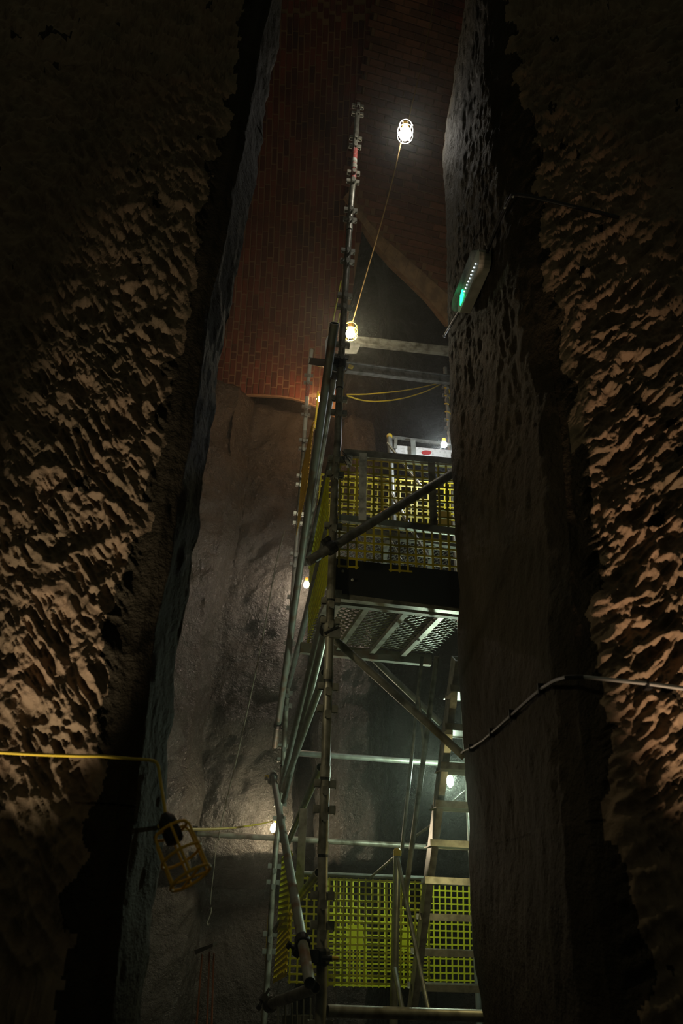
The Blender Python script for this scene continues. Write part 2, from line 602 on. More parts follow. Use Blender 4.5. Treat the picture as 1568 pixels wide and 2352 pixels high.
def lay_bricks(shell, cells, surf, limit, m_near, m_far, name_far):
    """cells: (u, v, length, width) on the surface; surf(u, v) -> point, u-dir, v-dir, normal."""
    lib = {}
    todo = []
    for (u, v, l, w) in cells:
        p, du, dv, n = surf(u, v)
        x, y = px_of(p)
        vis = (430 < x < 1110) and (-80 < y < 1050)
        todo.append((0 if vis else 1, (p - CAM).length, p, du, dv, n, round(l, 4), round(w, 4)))
    todo.sort(key=lambda t: (t[0], t[1]))
    far = MB()
    org = world_of(shell)
    for k, (_, _, p, du, dv, n, l, w) in enumerate(todo):
        lift = rng.uniform(-.004, .008)
        tw = rng.uniform(-.02, .02)
        a = (du + dv * tw).normalized()
        b = n.cross(a).normalized()
        key = (l, w, rng.randrange(3))
        if key not in lib:
            lib[key] = brick_mesh(l, w, .018, len(lib)), None
        (vs_, fs_), me = lib[key]
        if k < limit and todo[k][0] == 0:
            if me is None:
                me = bpy.data.meshes.new('brick')
                me.from_pydata(vs_, [], fs_)
                me.materials.append(MATS[m_near])
                lib[key] = ((vs_, fs_), me)
            o = bpy.data.objects.new('brick', me)
            COL.objects.link(o)
            o.parent = shell
            mm = Matrix.Identity(4)
            q = p - org + n * lift
            for i in range(3):
                mm[i][0], mm[i][1], mm[i][2], mm[i][3] = a[i], b[i], n[i], q[i]
            o.matrix_local = mm
        else:
            far.add([p + n * lift + a * v[0] + b * v[1] + n * v[2] for v in vs_], fs_)
    if far.v:
        o = far.build(name_far, m_far, shell)
        tag(o, None, None, None, 'stuff')


# left patch: soffit of the vault, courses running up and over towards the viewer
BL, BW, J = .215, .072, .012
A0 = at(640, 902, 7.45)                      # springing edge
A1 = at(745, 55, 5.0)                        # crown end in the dark
ydir = Vector((A1 - A0)[1:]).normalized() if False else None
dY, dZ = A1.y - A0.y, A1.z - A0.z
SL = math.hypot(dY, dZ)


def vault_surf(u, v):
    """u across (m from A0), v up the slope (m)"""
    t = v / SL
    bow = .35 * math.sin(math.pi * max(0, min(1, t)))
    nrm = Vector((0, -dZ, dY)) / SL           # towards the viewer and down
    p = Vector((A0.x + u, A0.y + dY * t, A0.z + dZ * t)) - nrm * bow
    k = .35 * math.pi / SL * math.cos(math.pi * max(0, min(1, t)))
    dv = Vector((0, dY / SL, dZ / SL)) - nrm * k
    dv.normalize()
    du = Vector((1, 0, 0))
    n = du.cross(dv)
    if n.y > 0:
        n = -n
    return p, dv, du, n.normalized()


def edge_drop(u):
    return -.06 - max(0, u + .05) ** 2 * .35 - max(0, -u - .5) * .05


cells = []
u = -1.25
ci = 0
while u < 1.35:
    v = edge_drop(u) + .02
    k = 0
    head = ci % 2
    while v < SL + .9:
        if u > .78 + .11 * v:
            v += BL + J
            continue
        header = v < .95 and ((k + ci) % 3 != 0)
        l = .1035 if header else BL
        if k == 0 and head:
            l = .15
        cells.append((u, v + l / 2, l, BW))
        v += l + J
        k += 1
    u += BW + J
    ci += 1
g = MB()
nu, nv = 14, 40
vs_, fs_ = [], []
for i in range(nu + 1):
    u_ = -1.3 + 2.09 * i / nu
    for j in range(nv + 1):
        lo = edge_drop(u_)
        vv = lo + (SL + 1.0 - lo) * j / nv
        uu = -1.3 + (2.09 + .11 * max(vv, 0)) * i / nu
        p, _, _, n = vault_surf(uu, vv)
        vs_.append(p + n * .012)
        vs_.append(p - n * .04)
for i in range(nu):
    for j in range(nv):
        a, b, c, dd = [2 * (x * (nv + 1) + y) for x, y in ((i, j), (i + 1, j), (i + 1, j + 1), (i, j + 1))]
        fs_.append((a, b, c, dd))
        fs_.append((a + 1, dd + 1, c + 1, b + 1))
    a, b = 2 * (i * (nv + 1)), 2 * ((i + 1) * (nv + 1))
    fs_.append((a, a + 1, b + 1, b))
g.add(vs_, fs_)
ceil = g.build('ceiling', 'mortar', None, True)
tag(ceil, 'red brick vault soffit rising over the back of the shaft', None, None, 'structure')
lay_bricks(ceil, cells, vault_surf, 299, 'brick', 'brick_far', 'brickwork')

# right patch: brick face with level courses above a skew arch
B0 = at(905, 600, 6.9)
yw = math.radians(13)
E1 = Vector((math.cos(yw), math.sin(yw), 0))
E2 = (Vector((0, 0, 1)) * .80 - Vector((-math.sin(yw), math.cos(yw), 0)) * .60).normalized()
EN = E1.cross(E2)
if EN.y > 0:
    EN = -EN
EN.normalize()


def right_surf(u, v):
    return B0 + E1 * u + E2 * v, E1, E2, EN


def right_uv(px, py):
    p = on_plane(px, py, B0, EN)
    return (p - B0).dot(E1), (p - B0).dot(E2)


ARCH_IN = [(790, 452), (815, 488), (835, 520), (860, 560), (900, 608), (950, 655), (985, 690), (1010, 722), (1032, 748)]
ARCH_OUT = [(800, 440), (826, 480), (846, 510), (872, 540), (915, 577), (962, 618), (995, 648), (1022, 672), (1045, 692)]
in_uv = [right_uv(*p) for p in ARCH_IN]
out_uv = [right_uv(*p) for p in ARCH_OUT]


def low_v(u):
    return float(np.interp(u, [a for a, b in out_uv], [b for a, b in out_uv]))


u_lo, u_hi = out_uv[0][0] + .0, out_uv[-1][0] + .35
cells = []
v = min(b for a, b in out_uv) - .1
ri = 0
RW = .085
while v < 4.2:
    u = u_lo + (ri % 2) * .11 - .02
    while u < u_hi:
        if v - RW / 2 > max(low_v(u - .1), low_v(u + .1)) - .02:
            cells.append((u, v, .212, RW))
        elif v > low_v(u):
            cells.append((u, v, .10, RW))
        u += .212 + J
    v += RW + J
    ri += 1
poly = [right_surf(a, b)[0] for a, b in out_uv] + [right_surf(out_uv[-1][0] + .5, out_uv[-1][1])[0], right_surf(out_uv[-1][0] + .5, 4.4)[0], right_surf(u_lo - .1, 4.4)[0]]
wu = MB().prism([p - EN * .11 for p in poly], EN * .22).build('wall_upper', 'mortar')
tag(wu, 'tan brick wall above the skew arch beside the right rock edge', None, None, 'structure')
lay_bricks(wu, cells, right_surf, 299, 'brick_tan', 'brick_far', 'brickwork')
ar = MB()
for k in range(len(in_uv) - 1):
    steps = 2
    for s_ in range(steps):
        t0, t1 = s_ / steps, (s_ + 1) / steps
        def L(a, b, t):
            return (a[0] + (b[0] - a[0]) * t, a[1] + (b[1] - a[1]) * t)
        q = [L(in_uv[k], in_uv[k + 1], t0), L(in_uv[k], in_uv[k + 1], t1), L(out_uv[k], out_uv[k + 1], t1), L(out_uv[k], out_uv[k + 1], t0)]
        c = (sum(a for a, b in q) / 4, sum(b for a, b in q) / 4)
        q = [(c[0] + (a - c[0]) * .985, c[1] + (b - c[1]) * .985) for a, b in q]
        ar.prism([right_surf(a, b)[0] - EN * .09 for a, b in q], EN * (.22 + rng.uniform(0, .015)))
tr = ar.build('trim_1', 'arch_stone')
tag(tr, 'pale stone ring along the edge of the skew arch', None, None, 'structure')
# sliver of rock above, right
sl = MB().prism([at(1026, 105, 5.6), at(1046, 262, 5.6), at(1100, 262, 5.6), at(1100, 70, 5.6)], (0, .3, 0)).build('trim_2', 'arch_stone')
tag(sl, 'ochre stone ledge high behind the right rock edge', None, None, 'structure')

# ------------------------------------------------------------------ scaffold
TR = .0242
YAW = math.radians(7.3)
XA, YA = Vector((math.cos(YAW), math.sin(YAW), 0)), Vector((-math.sin(YAW), math.cos(YAW), 0))


def pressing_mesh():
    """one node: four folded U brackets around the tube, the facing pair sitting lower"""
    b = MB()
    for dirv, side, dz in ((XA, YA, 0), (-XA, YA, 0), (YA, XA, -.035), (-YA, XA, -.035)):
        c = dirv * (TR + .015) + Vector((0, 0, dz))
        z = Vector((0, 0, .018))
        b.box(c + dirv * .014, dirv * .0025, side * .014, z)
        b.box(c + side * .0125, dirv * .016, side * .002, z)
        b.box(c - side * .0125, dirv * .016, side * .002, z)
        b.box(c + dirv * .014 + Vector((0, 0, -.02)), dirv * .0025, side * .009, Vector((0, 0, .004)))
    return b


PRESS = {}


def standard(name, label, path, nodes, m, joints=(), bands=(), caps=(), mb=None):
    pts = [Vector(p) for p in path]
    pts.sort(key=lambda p: p.z)
    zs_ = [p.z for p in pts]

    def at_z(z):
        return Vector((np.interp(z, zs_, [p.x for p in pts]), np.interp(z, zs_, [p.y for p in pts]), z))
    r = root(name, label, 'scaffold pole', pts[0])
    MB().path(pts, TR, 14, hollow=True).build('tube', m, r, True)
    MB().lathe(pts[0], (0, 0, 1), [(.07, 0), (.07, .006), (.03, .008), (.03, .04)]).build('base_plate', 'dark_steel', r)
    for z in nodes:
        mk = mb or m
        if mk not in PRESS:
            o = pressing_mesh().build('node_bracket', mk, None, False, origin=(0, 0, 0))
            o.parent = r
            o.location = at_z(z) - world_of(r)
            PRESS[mk] = o
        else:
            part_copy(PRESS[mk], r, at_z(z))
    for z in joints:
        MB().lathe(at_z(z), (0, 0, 1), [(TR + .004, -.045), (TR + .004, .01)]).build('joint_collar', m, r)
        MB().lathe(at_z(z - .05), (0, 0, 1), [(TR + .0015, -.008), (TR + .0015, .004)]).build('joint_gap', 'black_steel', r)
    for (z0, z1, bm) in bands:
        MB().path([at_z(z0), at_z((z0 + z1) / 2), at_z(z1)], TR + .0012, 14).build('paint_band', bm, r, True)
    return r, at_z


# near standard
path = [at(821, 258, 3.7), at(815, 336, 3.7), at(811, 407, 3.7), at(805.5, 473, 3.7), at(800, 560, 3.7), at(791, 688, 3.7), at(780, 880, 3.7), at(775, 1020, 3.7), at(769, 1096, 3.7),
        at(754, 1538, 3.7), at(742, 1934, 3.7), at(738, 2288, 3.7)]
foot = path[-1].copy()
foot.z = 0.0
path.append(foot)
nodes = []
for k in range(-3, 13):
    zc_ = CZ + .438 + .495 * k
    nodes += [zc_ - .06, zc_ + .06]
zy = lambda py, Y, px=780: at(px, py, Y).z
nst, near_at = standard('scaffold_standard', 'tall grey scaffold standard with a red painted length near its top', path, nodes, 'dull_tube',
                        joints=[zy(y, 3.7) for y in (380, 520, 880, 1080, 1195, 1362, 1545, 1766, 1940)],
                        bands=[(zy(342, 3.7), zy(366, 3.7), 'red_paint'), (zy(366, 3.7), zy(372, 3.7), 'pale_paint'), (zy(410, 3.7), zy(376, 3.7), 'red_paint')])
# far left standard
path = [at(715, 803, 6.6), at(708, 870, 6.6), at(700, 980, 6.6), at(690, 1120, 6.6), at(674, 1330, 6.6), at(659, 1580, 6.6), at(648, 1790, 6.6), at(641, 1880, 6.6), at(634, 1941, 6.6), at(624, 2060, 6.6), at(617, 2200, 6.6)]
foot = path[-1].copy()
foot.z = 0
path.append(foot)
nodes = []
z00 = zy(900, 6.6, 705)
for k in range(-12, 2):
    nodes += [z00 + .495 * k - .06 + .2, z00 + .495 * k + .06 + .2]
nodes = [z for z in nodes if .2 < z < path[0].z - .1]
fst, far_at = standard('scaffold_standard', 'slender scaffold standard with pink and mint paint, standing behind the raking tube', path, nodes, 'dull_tube',
                       joints=[zy(945, 6.6, 702), zy(1590, 6.6, 659), zy(1745, 6.6, 650)],
                       bands=[(zy(880, 6.6, 706), zy(804, 6.6, 715), 'pale_paint'), (zy(912, 6.6, 703), zy(880, 6.6, 706), 'red_paint'), (zy(990, 6.6, 699), zy(912, 6.6, 703), 'pale_paint')], mb='galvanised')
# back right standard with yellow cable wrapped on it
path = [at(1022, 845, 6.5), at(1027, 920, 6.5), at(1032, 990, 6.5)]
foot = path[-1].copy()
foot.z = 0
path.append(foot)
z00 = zy(900, 6.5, 1025)
rst, right_at = standard('scaffold_standard', 'scaffold standard wrapped with yellow cable beside the right rock edge', path, [z00 - .06, z00 + .06, z00 - .43, z00 - .55, z00 - 1.0, z00 - 1.12], 'galvanised')
pts = []
zt, zb_ = zy(885, 6.5, 1025), zy(985, 6.5, 1030)
for k in range(90):
    t = k / 89
    p = right_at(zt + (zb_ - zt) * t)
    a = t * 34 + 1
    pts.append(p + Vector((math.cos(a) * .034, math.sin(a) * .034, 0)))
tag(MB().path(pts, .008, 6).build('wrapped_cable', 'cord_yellow', None, True), 'yellow cable coiled round the standard beside the right rock edge', 'cable')


def tube_thing(name, label, cat, a, b, r, m, group=None, clamps=(), cap=None, hollow=True):
    a, b = Vector(a), Vector(b)
    base = a if a.z < b.z else b
    o = root(name, label, cat, base, group)
    MB().path([a, b], r, 14, hollow=hollow).build('tube', m, o, True)
    d = (b - a).normalized()
    for t in clamps:
        c = a + (b - a) * t
        k = MB()
        k.lathe(c - d * .027, d, [(r + .010, 0), (r + .012, .01), (r + .012, .044), (r + .010, .054)], 12)
        s = d.cross(Vector((0, 1, .3))).normalized()
        q = d.cross(s).normalized()
        k.box(c + s * (r + .022), d * .024, s * .014, q * .016)
        k.path([c + s * (r + .02) - q * .05, c + s * (r + .02) + q * .05], .007, 6)
        k.box(c + s * (r + .02) + q * .045, d * .012, s * .012, q * .008)
        k.build('clamp', 'black_steel', o)
    if cap:
        MB().lathe(b, d, [(r + .002, -.03), (r + .003, -.002), (r * .8, .012), (r * .3, .018)], 14).build('end_cap', cap, o, True)
    return o


T = tube_thing
T('raking_tube', 'long thick raking tube with an open top end beside the tall standard', 'scaffold tube', at(768, 742, 3.25), at(631, 1714, 6.9), .029, 'dirty_tube', clamps=(.985 - .06,))
T('guard_ledger', 'dark green sloping ledger tube close right of the thick raking tube', 'scaffold tube', at(770, 850, 3.95), at(700, 1268, 5.7), TR, 'dull_tube', clamps=(.02,))
T('guard_ledger', 'mint-edged ledger tube running under the side mesh panel', 'scaffold tube', at(753, 1212, 3.85), at(662, 1576, 6.5), TR, 'galvanised')
T('side_brace', 'dark brace tube crossing in front of the side mesh panel', 'scaffold tube', at(761, 1050, 3.85), at(703, 1296, 5.2), .020, 'dark_steel')
T('platform_ledger', 'left one of the close pair of ledgers below the platform', 'scaffold tube', at(741, 1420, 3.92), at(645, 1806, 6.58), TR, 'galvanised')
T('platform_ledger', 'right one of the close pair of ledgers below the platform', 'scaffold tube', at(752, 1428, 3.80), at(651, 1840, 6.44), TR, 'galvanised', clamps=(.03,))
T('lower_ledger', 'single mint-edged ledger tube next below the close pair', 'scaffold tube', at(745, 1545, 3.85), at(650, 1815, 6.4), TR, 'galvanised')
T('diagonal_brace', 'diagonal tube descending left from behind the tall standard to the rock lamp', 'scaffold tube', at(735, 1762, 4.2), at(661, 1935, 6.3), TR, 'galvanised')
T('diagonal_brace', 'dull diagonal tube crossing the bottom side mesh', 'scaffold tube', at(731, 2004, 4.2), at(632, 2136, 6.4), TR, 'dull_tube')
T('raking_tube', 'grey and rust-stained prop tube leaning across the bottom left corner of the tower', 'scaffold tube', at(711, 2258, 3.35), at(626, 1776, 6.4), TR, 'dirty_tube', clamps=(.10, .96), cap='pale_paint')
T('cross_ledger', 'mint-grey cross tube behind the stair, upper of two', 'scaffold tube', at(660, 1728, 6.0), at(1066, 1757, 6.2), TR, 'galvanised')
T('cross_ledger', 'dark cross tube behind the stair that sticks out far to the left', 'scaffold tube', at(440, 1914, 6.75), at(990, 1946, 7.0), TR, 'dull_tube', clamps=(.012, .36))
T('front_brace', 'dark diagonal tube slanting up across the yellow front mesh', 'scaffold tube', at(707, 1290, 3.45), at(1042, 1086, 3.62), .027, 'dark_steel', clamps=(.14,))
T('front_brace', 'olive diagonal tube descending right below the platform', 'scaffold tube', at(757, 1458, 3.8), at(1066, 1738, 3.95), .0225, 'dull_tube', clamps=(.0,))
T('rear_brace', 'thinner grey diagonal tube parallel behind the olive one', 'scaffold tube', at(845, 1502, 5.3), at(1012, 1662, 5.4), TR, 'galvanised')
T('front_ledger', 'yellowish ledger tube along the very bottom of the picture', 'scaffold tube', at(752, 2322, 3.72), at(1122, 2334, 3.95), TR, 'dull_tube')
T('base_brace', 'dark sloping tube near the bottom left foot of the tower', 'scaffold tube', at(618, 2308, 4.3), at(724, 2268, 3.62), TR, 'dark_steel', clamps=(.03,))
T('capped_post', 'thin upright post with an orange end cap at the stair foot', 'scaffold tube', at(903, 2360, 5.0), at(912, 1954, 5.0), TR, 'galvanised', cap='yellow_plastic')
T('stair_strut', 'shiny thin strut slanting right from the capped post', 'strut', at(913, 1972, 4.95), at(986, 2332, 4.6), .013, 'galvanised')
T('stair_strut', 'shiny thin strut at the bottom of the capped post', 'strut', at(906, 2224, 4.9), at(927, 2336, 4.7), .014, 'galvanised')
T('capped_post', 'upright post with a yellow cap behind the upper front mesh', 'scaffold tube', at(905, 1205, 5.3), at(894, 1000, 5.3), TR, 'aluminium', cap='yellow_plastic')
T('thin_strut', 'thin diagonal strut rising to the orange-capped post', 'strut', at(850, 2016, 5.6), at(908, 1966, 5.1), .008, 'galvanised')

# flat upright
o = MB().bar(at(697, 1857, 5.0), at(686, 2060, 5.0), .012, .052, up=(0, 1, 0))
tag(o.build('flat_upright', 'aluminium'), 'flat pale metal upright left of the tall standard', 'upright')


def box_beam(name, label, cat, a, b, h, t, m, extra=None):
    a, b = Vector(a), Vector(b)
    o = root(name, label, cat, (a + b) / 2)
    k = MB()
    d = (b - a).normalized()
    k.bar(a, b, h * .8, t * .55)
    k.build('web', m, o)
    s = d.cross(Vector((0, 0, 1))).normalized()
    q = s.cross(d).normalized()
    for sg in (-1, 1):
        MB().bar(a + q * sg * h * .45, b + q * sg * h * .45, h * .12, t).build('flange', m, o)
    return o


box_beam('cross_beam', 'upper pale beam leading right from the small hanging lamp', 'beam', at(806, 782, 5.4), at(1040, 808, 5.8), .10, .05, 'dull_tube')
b2 = box_beam('cross_beam', 'darker lower beam with a yellow tag below the lamp beam', 'beam', at(790, 843, 4.6), at(1042, 874, 5.4), .095, .05, 'dark_steel')
MB().bar(at(800, 841, 4.55), at(810, 844, 4.55), .03, .02).build('tag', 'yellow_plastic', b2)
stub = box_beam('cross_beam', 'short dark stub beam with a yellow tag left of the tall standard', 'beam', at(714, 830, 4.7), at(768, 838, 4.0), .06, .05, 'black_steel')
MB().bar(at(730, 838, 4.45), at(739, 839, 4.4), .028, .02).build('tag', 'yellow_plastic', stub)
pl = MB().prism([at(784, 778, 5.35), at(828, 792, 5.35), at(818, 813, 5.35), at(786, 812, 5.35)], (0, .006, 0))
ho = pl.build('gusset_plate', 'dark_steel')
tag(ho, 'grey gusset plate just under the small hanging lamp', 'plate')
MB().lathe(at(800, 783, 5.34), (0, -1, 0), [(.014, 0), (.012, .006)], 8).build('bolt_head', 'pale_paint', ho)
tag(MB().prism([at(751, 778, 4.6), at(756, 770, 4.6), at(755, 800, 4.6), at(750, 824, 4.6), at(747, 824, 4.6), at(748, 786, 4.6)], (.01, .02, 0)).build('name_plate', 'paper'),
    'narrow pale plate on the left side of the thick raking tube', 'plate')
# coupler on the tall standard
ck = root('coupler', 'black double coupler clamped on the tall standard at the dark beam', 'coupler', near_at(zy(835, 3.7)))
c = near_at(zy(835, 3.7))
MB().lathe(c - Vector((0, 0, .05)), (0, 0, 1), [(TR + .008, 0), (TR + .014, .012), (TR + .014, .085), (TR + .008, .1)], 14).build('collar', 'black_steel', ck)
k = MB()
k.box(c + Vector((-.05, -.01, -.01)), (.03, 0, 0), (0, .03, 0), (0, 0, .035))
k.path([c + Vector((-.09, -.045, .02)), c + Vector((.05, -.045, .0))], .009, 8)
k.build('bolt', 'black_steel', ck)
ck = root('coupler', 'black coupler with a yellow bolt end low on the tall standard', 'coupler', near_at(zy(2200, 3.7)))
c = near_at(zy(2200, 3.7))
MB().lathe(c - Vector((0, 0, .03)), (0, 0, 1), [(TR + .008, 0), (TR + .013, .01), (TR + .013, .055), (TR + .008, .065)], 14).build('collar', 'black_steel', ck)
MB().box(c + Vector((-.05, -.03, .005)), (.035, 0, 0), (0, .02, 0), (0, 0, .025)).build('hinge', 'black_steel', ck)
MB().path([c + Vector((.0, -.045, .0)), c + Vector((.045, -.04, 0))], .011, 8).build('bolt', 'black_steel', ck)
MB().path([c + Vector((.045, -.04, 0)), c + Vector((.075, -.037, 0))], [.010, .008], 8).build('bolt_end', 'yellow_plastic', ck)
ck = root('coupler', 'grey coupler where the olive brace meets the tall standard', 'coupler', near_at(zy(1450, 3.7)))
c = near_at(zy(1450, 3.7))
MB().lathe(c - Vector((0, 0, .04)), (0, 0, 1), [(TR + .008, 0), (TR + .012, .01), (TR + .012, .07), (TR + .008, .08)], 14).build('collar', 'dull_tube', ck)
MB().box(c + Vector((.03, -.03, -.02)), (.03, 0, 0), (0, .012, 0), (0, 0, .03)).build('hinge', 'dark_steel', ck)
MB().path([c + Vector((-.03, -.04, -.03)), c + Vector((.05, -.045, .01))], .007, 8).build('bolt', 'black_steel', ck)
yt = MB().path([at(608, 1784, 6.3), at(617, 1783, 6.3)], .014, 8).build('tube_tag', 'yellow_plastic')
tag(yt, 'small yellow tag left of the capped top of the leaning prop', 'tag')


# ------------------------------------------------------------------ mesh guards
def mesh_guard(label, tl, tr_, br, bl, nx, ny, m, w=.011, t=.008, skip=(), group=None, rail=None, name='mesh_guard'):
    tl, tr_, br, bl = map(Vector, (tl, tr_, br, bl))

    def P2(i, j):
        a = tl + (tr_ - tl) * (i / nx)
        b = bl + (br - bl) * (i / nx)
        return a + (b - a) * (j / ny)
    n = (tr_ - tl).cross(bl - tl).normalized()
    o = root(name, label, 'mesh guard', (bl + br) / 2, group)
    skip = set(skip)
    have = lambda i, j: 0 <= i < nx and 0 <= j < ny and (i, j) not in skip
    k = MB()
    used = set()

    def seg(a, b, wd):
        d = (b - a)
        s = d.cross(n).normalized()
        k.box((a + b) / 2, d / 2, s * (wd / 2), n * (t / 2))
    for i in range(nx + 1):
        for j in range(ny):
            if have(i, j) or have(i - 1, j):
                seg(P2(i, j), P2(i, j + 1), w)
                used.update({(i, j), (i, j + 1)})
    for j in range(ny + 1):
        for i in range(nx):
            if have(i, j) or have(i, j - 1):
                seg(P2(i, j), P2(i + 1, j), w)
    ex, ey = (tr_ - tl).normalized(), (bl - tl).normalized()
    for (i, j) in used:                      # webbed joints give the openings rounded corners
        c = P2(i, j)
        k.box(c, (ex + ey) * w * .62, (ex - ey) * w * .62, n * (t * .45))
    k.build('grid', m, o)
    rb = MB()
    for j0, j1 in ((0, 0),):
        rb.bar(P2(0, 0), P2(nx, 0), w * 1.5, t * 1.6, up=n)
    rb.build('top_edge', m, o)
    if rail:
        MB().path([P2(0, 0) - ey * .03, P2(nx, 0) - ey * .03], .014, 8).build('top_rail', rail, o, True)
    return o


YF = 3.76
mesh_guard('large yellow mesh guard on the front of the platform, notched along its bottom edge', at(781, 1050, YF), at(1042, 1072, YF + .12), at(1052, 1322, YF + .12), at(778, 1300, YF),
           14, 14, 'yellow_mesh', skip=[(i, 13) for i in range(2, 6)], w=.012)
mesh_guard('bright yellow mesh guard at the back of the platform behind the front mesh', at(737, 1090, 5.25), at(1045, 1112, 5.5), at(1047, 1225, 5.5), at(727, 1200, 5.25), 24, 8, 'yellow_mesh', w=.012)
mesh_guard('side mesh guard seen edge-on, hanging left of the tall standard below the brace', at(753, 1098, 3.85), at(712, 1306, 4.85), at(707, 1482, 4.85), at(752, 1330, 3.85), 18, 12, 'lime_mesh', w=.018)
mesh_guard('narrow orange-yellow mesh guard seen edge-on left of the thick raking tube', at(720, 972, 5.2), at(694, 1085, 6.3), at(681, 1224, 6.3), at(704, 1122, 5.2), 18, 14, 'orange_mesh', w=.020)
mesh_guard('lower yellow-green mesh guard behind the tall standard', at(672, 2016, 5.5), at(985, 2028, 5.7), at(985, 2262, 5.7), at(664, 2255, 5.5), 19, 14, 'lime_mesh', rail='galvanised', w=.011)
mesh_guard('rear yellow-green mesh guard running behind the stair treads', at(752, 2020, 6.5), at(1090, 2034, 6.8), at(1094, 2270, 6.8), at(752, 2262, 6.5), 24, 15, 'lime_mesh', w=.011)
mesh_guard('small side mesh guard at the bottom left, upper of two', at(668, 1962, 4.8), at(648, 1975, 6.2), at(637, 2130, 6.2), at(660, 2128, 4.8), 14, 12, 'lime_mesh', w=.016)
mesh_guard('sagging side mesh guard at the bottom left below the dull diagonal tube', at(668, 2098, 4.7), at(640, 2134, 6.1), at(628, 2250, 6.1), at(657, 2232, 4.7), 14, 9, 'yellow_mesh', w=.018, skip=[(1, 8), (9, 8)])

# guard frame on the front of the platform
gf = root('support_frame', 'pale metal frame holding the front mesh', 'frame', at(900, 1210, 3.74))
YG = 3.72
MB().bar(at(789, 1041, YG), at(1042, 1062, YG + .12), .05, .03).build('top_rail', 'dull_tube', gf)
MB().bar(at(778, 1190, YG), at(1048, 1222, YG + .12), .045, .03).build('mid_rail', 'galvanised', gf)
MB().bar(at(834, 1042, YG), at(832, 1194, YG), .012, .048, up=(0, 1, 0)).build('post', 'scuffed_plate', gf)
MB().bar(at(990, 1058, YG + .09), at(996, 1214, YG + .09), .012, .046, up=(0, 1, 0)).build('post', 'dull_tube', gf)
# paper tag with ties
tg = root('paper_tag', 'crumpled white paper tag tied to the front mesh', 'tag', at(801, 1074, 3.70))
k = MB()
pp = [at(792, 1046, 3.72), at(800, 1044, 3.69), at(810, 1047, 3.70), at(809, 1060, 3.68), at(807, 1070, 3.71), at(801, 1075, 3.69), at(794, 1073, 3.72), at(797, 1064, 3.70), at(792, 1057, 3.69)]
k.prism(pp, (0, .003, 0))
k.build('sheet', 'paper', tg)
for q in (((786, 1036), (797, 1048), (806, 1052)), ((787, 1042), (798, 1052), (804, 1060)), ((786, 1050), (795, 1066), (797, 1068))):
    MB().path([at(x, y, 3.675) for x, y in q], .0035, 5).build('cable_tie', 'black_rubber', tg)
# toe board
tb = root('toe_board', 'wide black toe board below the front mesh', 'board', at(908, 1376, 3.72))
MB().prism([at(764, 1284, 3.77), at(1056, 1316, 3.89), at(1058, 1398, 3.89), at(762, 1363, 3.77)], (0, .03, 0)).build('board', 'black_board', tb)
for (x, y) in ((787, 1312), (809, 1332)):
    MB().lathe(at(x, y, 3.757), (0, -1, 0), [(.009, 0), (.009, .004), (.004, .007)], 10).build('bolt_head', 'pale_paint', tb)

# deck seen from below
zd = at(768, 1370, 3.8).z
dk = root('platform_deck', 'steel platform deck of open expanded mesh seen from below', 'platform', at(900, 1440, 4.1))
A_, B_ = at(764, 1370, 3.78), at(1062, 1400, 3.92)
fx = (B_ - A_)
fx.z = 0
fxn = fx.normalized()
fyn = Vector((-fxn.y, fxn.x, 0))
A_.z = B_.z = zd
DD = 1.02


def deck(u_, v_, dz=0.0):
    return Vector((A_.x, A_.y, zd + dz)) + fxn * u_ + fyn * v_


DWID = fx.length + .12
MB().bar(deck(0, 0), deck(DWID, 0), .055, .05).build('front_transom', 'dull_tube', dk)
MB().bar(deck(0, .07, -.02), deck(DWID, .07, -.02), .03, .04).build('front_transom', 'dirty_tube', dk)
MB().bar(deck(-.05, DD, -.01), deck(DWID, DD, -.01), .075, .05).build('rear_transom', 'dirty_tube', dk)
for u_ in (.22, .47, .70):
    MB().bar(deck(u_ + .02, .05), deck(u_, DD), .03, .035).build('joist', 'dull_tube', dk)
MB().bar(deck(.02, .05, -.01), deck(.02, .35, -.01), .03, .10).build('corner_plate', 'aluminium', dk)
k = MB()
du_, dv_ = .058, .030
nu_, nv_ = int(DWID / du_), int((DD - .1) / dv_)
for j in range(nv_):
    for i in range(nu_):
        c0 = deck((i + .5 * (j % 2)) * du_, .06 + j * dv_, .03)
        for sg in (-1, 1):
            k.bar(c0, c0 + fxn * (du_ / 2) * sg + fyn * dv_ * 1.0 + Vector((0, 0, .004 * sg)), .007, .003)
tag(k.build('expanded_mesh', 'aluminium', dk), None, None, None, 'stuff')
# rear landing behind the front mesh
ld = root('stair_landing', 'open mesh stair landing glinting behind the lower front mesh', 'platform', at(900, 1270, 4.9))
p0, p1 = at(772, 1214, 4.5), at(1060, 1226, 4.7)
q0, q1 = at(740, 1318, 5.6), at(1060, 1330, 5.8)
for v in (p0, p1, q0, q1):
    v.z = p0.z
gx, gy = (p1 - p0), (q0 - p0)
for nm, a, b in (('front_transom', p0, p1), ('rear_transom', q0, q1), ('joist', p0 + gx * .4, q0 + (q1 - q0) * .4), ('joist', p0 + gx * .05, q0 + (q1 - q0) * .05), ('joist', p0 + gx * .75, q0 + (q1 - q0) * .75)):
    MB().bar(a, b, .05, .04).build(nm, 'aluminium', ld)
k = MB()
nu_, nv_ = 24, 26
for j in range(nv_):
    for i in range(nu_):
        a = p0 + gx * ((i + .5 * (j % 2)) / nu_) + gy * (j / nv_) + Vector((0, 0, .03))
        for sg in (-1, 1):
            k.bar(a, a + gx * (.5 / nu_) * sg + gy / nv_ + Vector((0, 0, .004 * sg)), .009, .003)
tag(k.build('expanded_mesh', 'aluminium', ld), None, None, None, 'stuff')
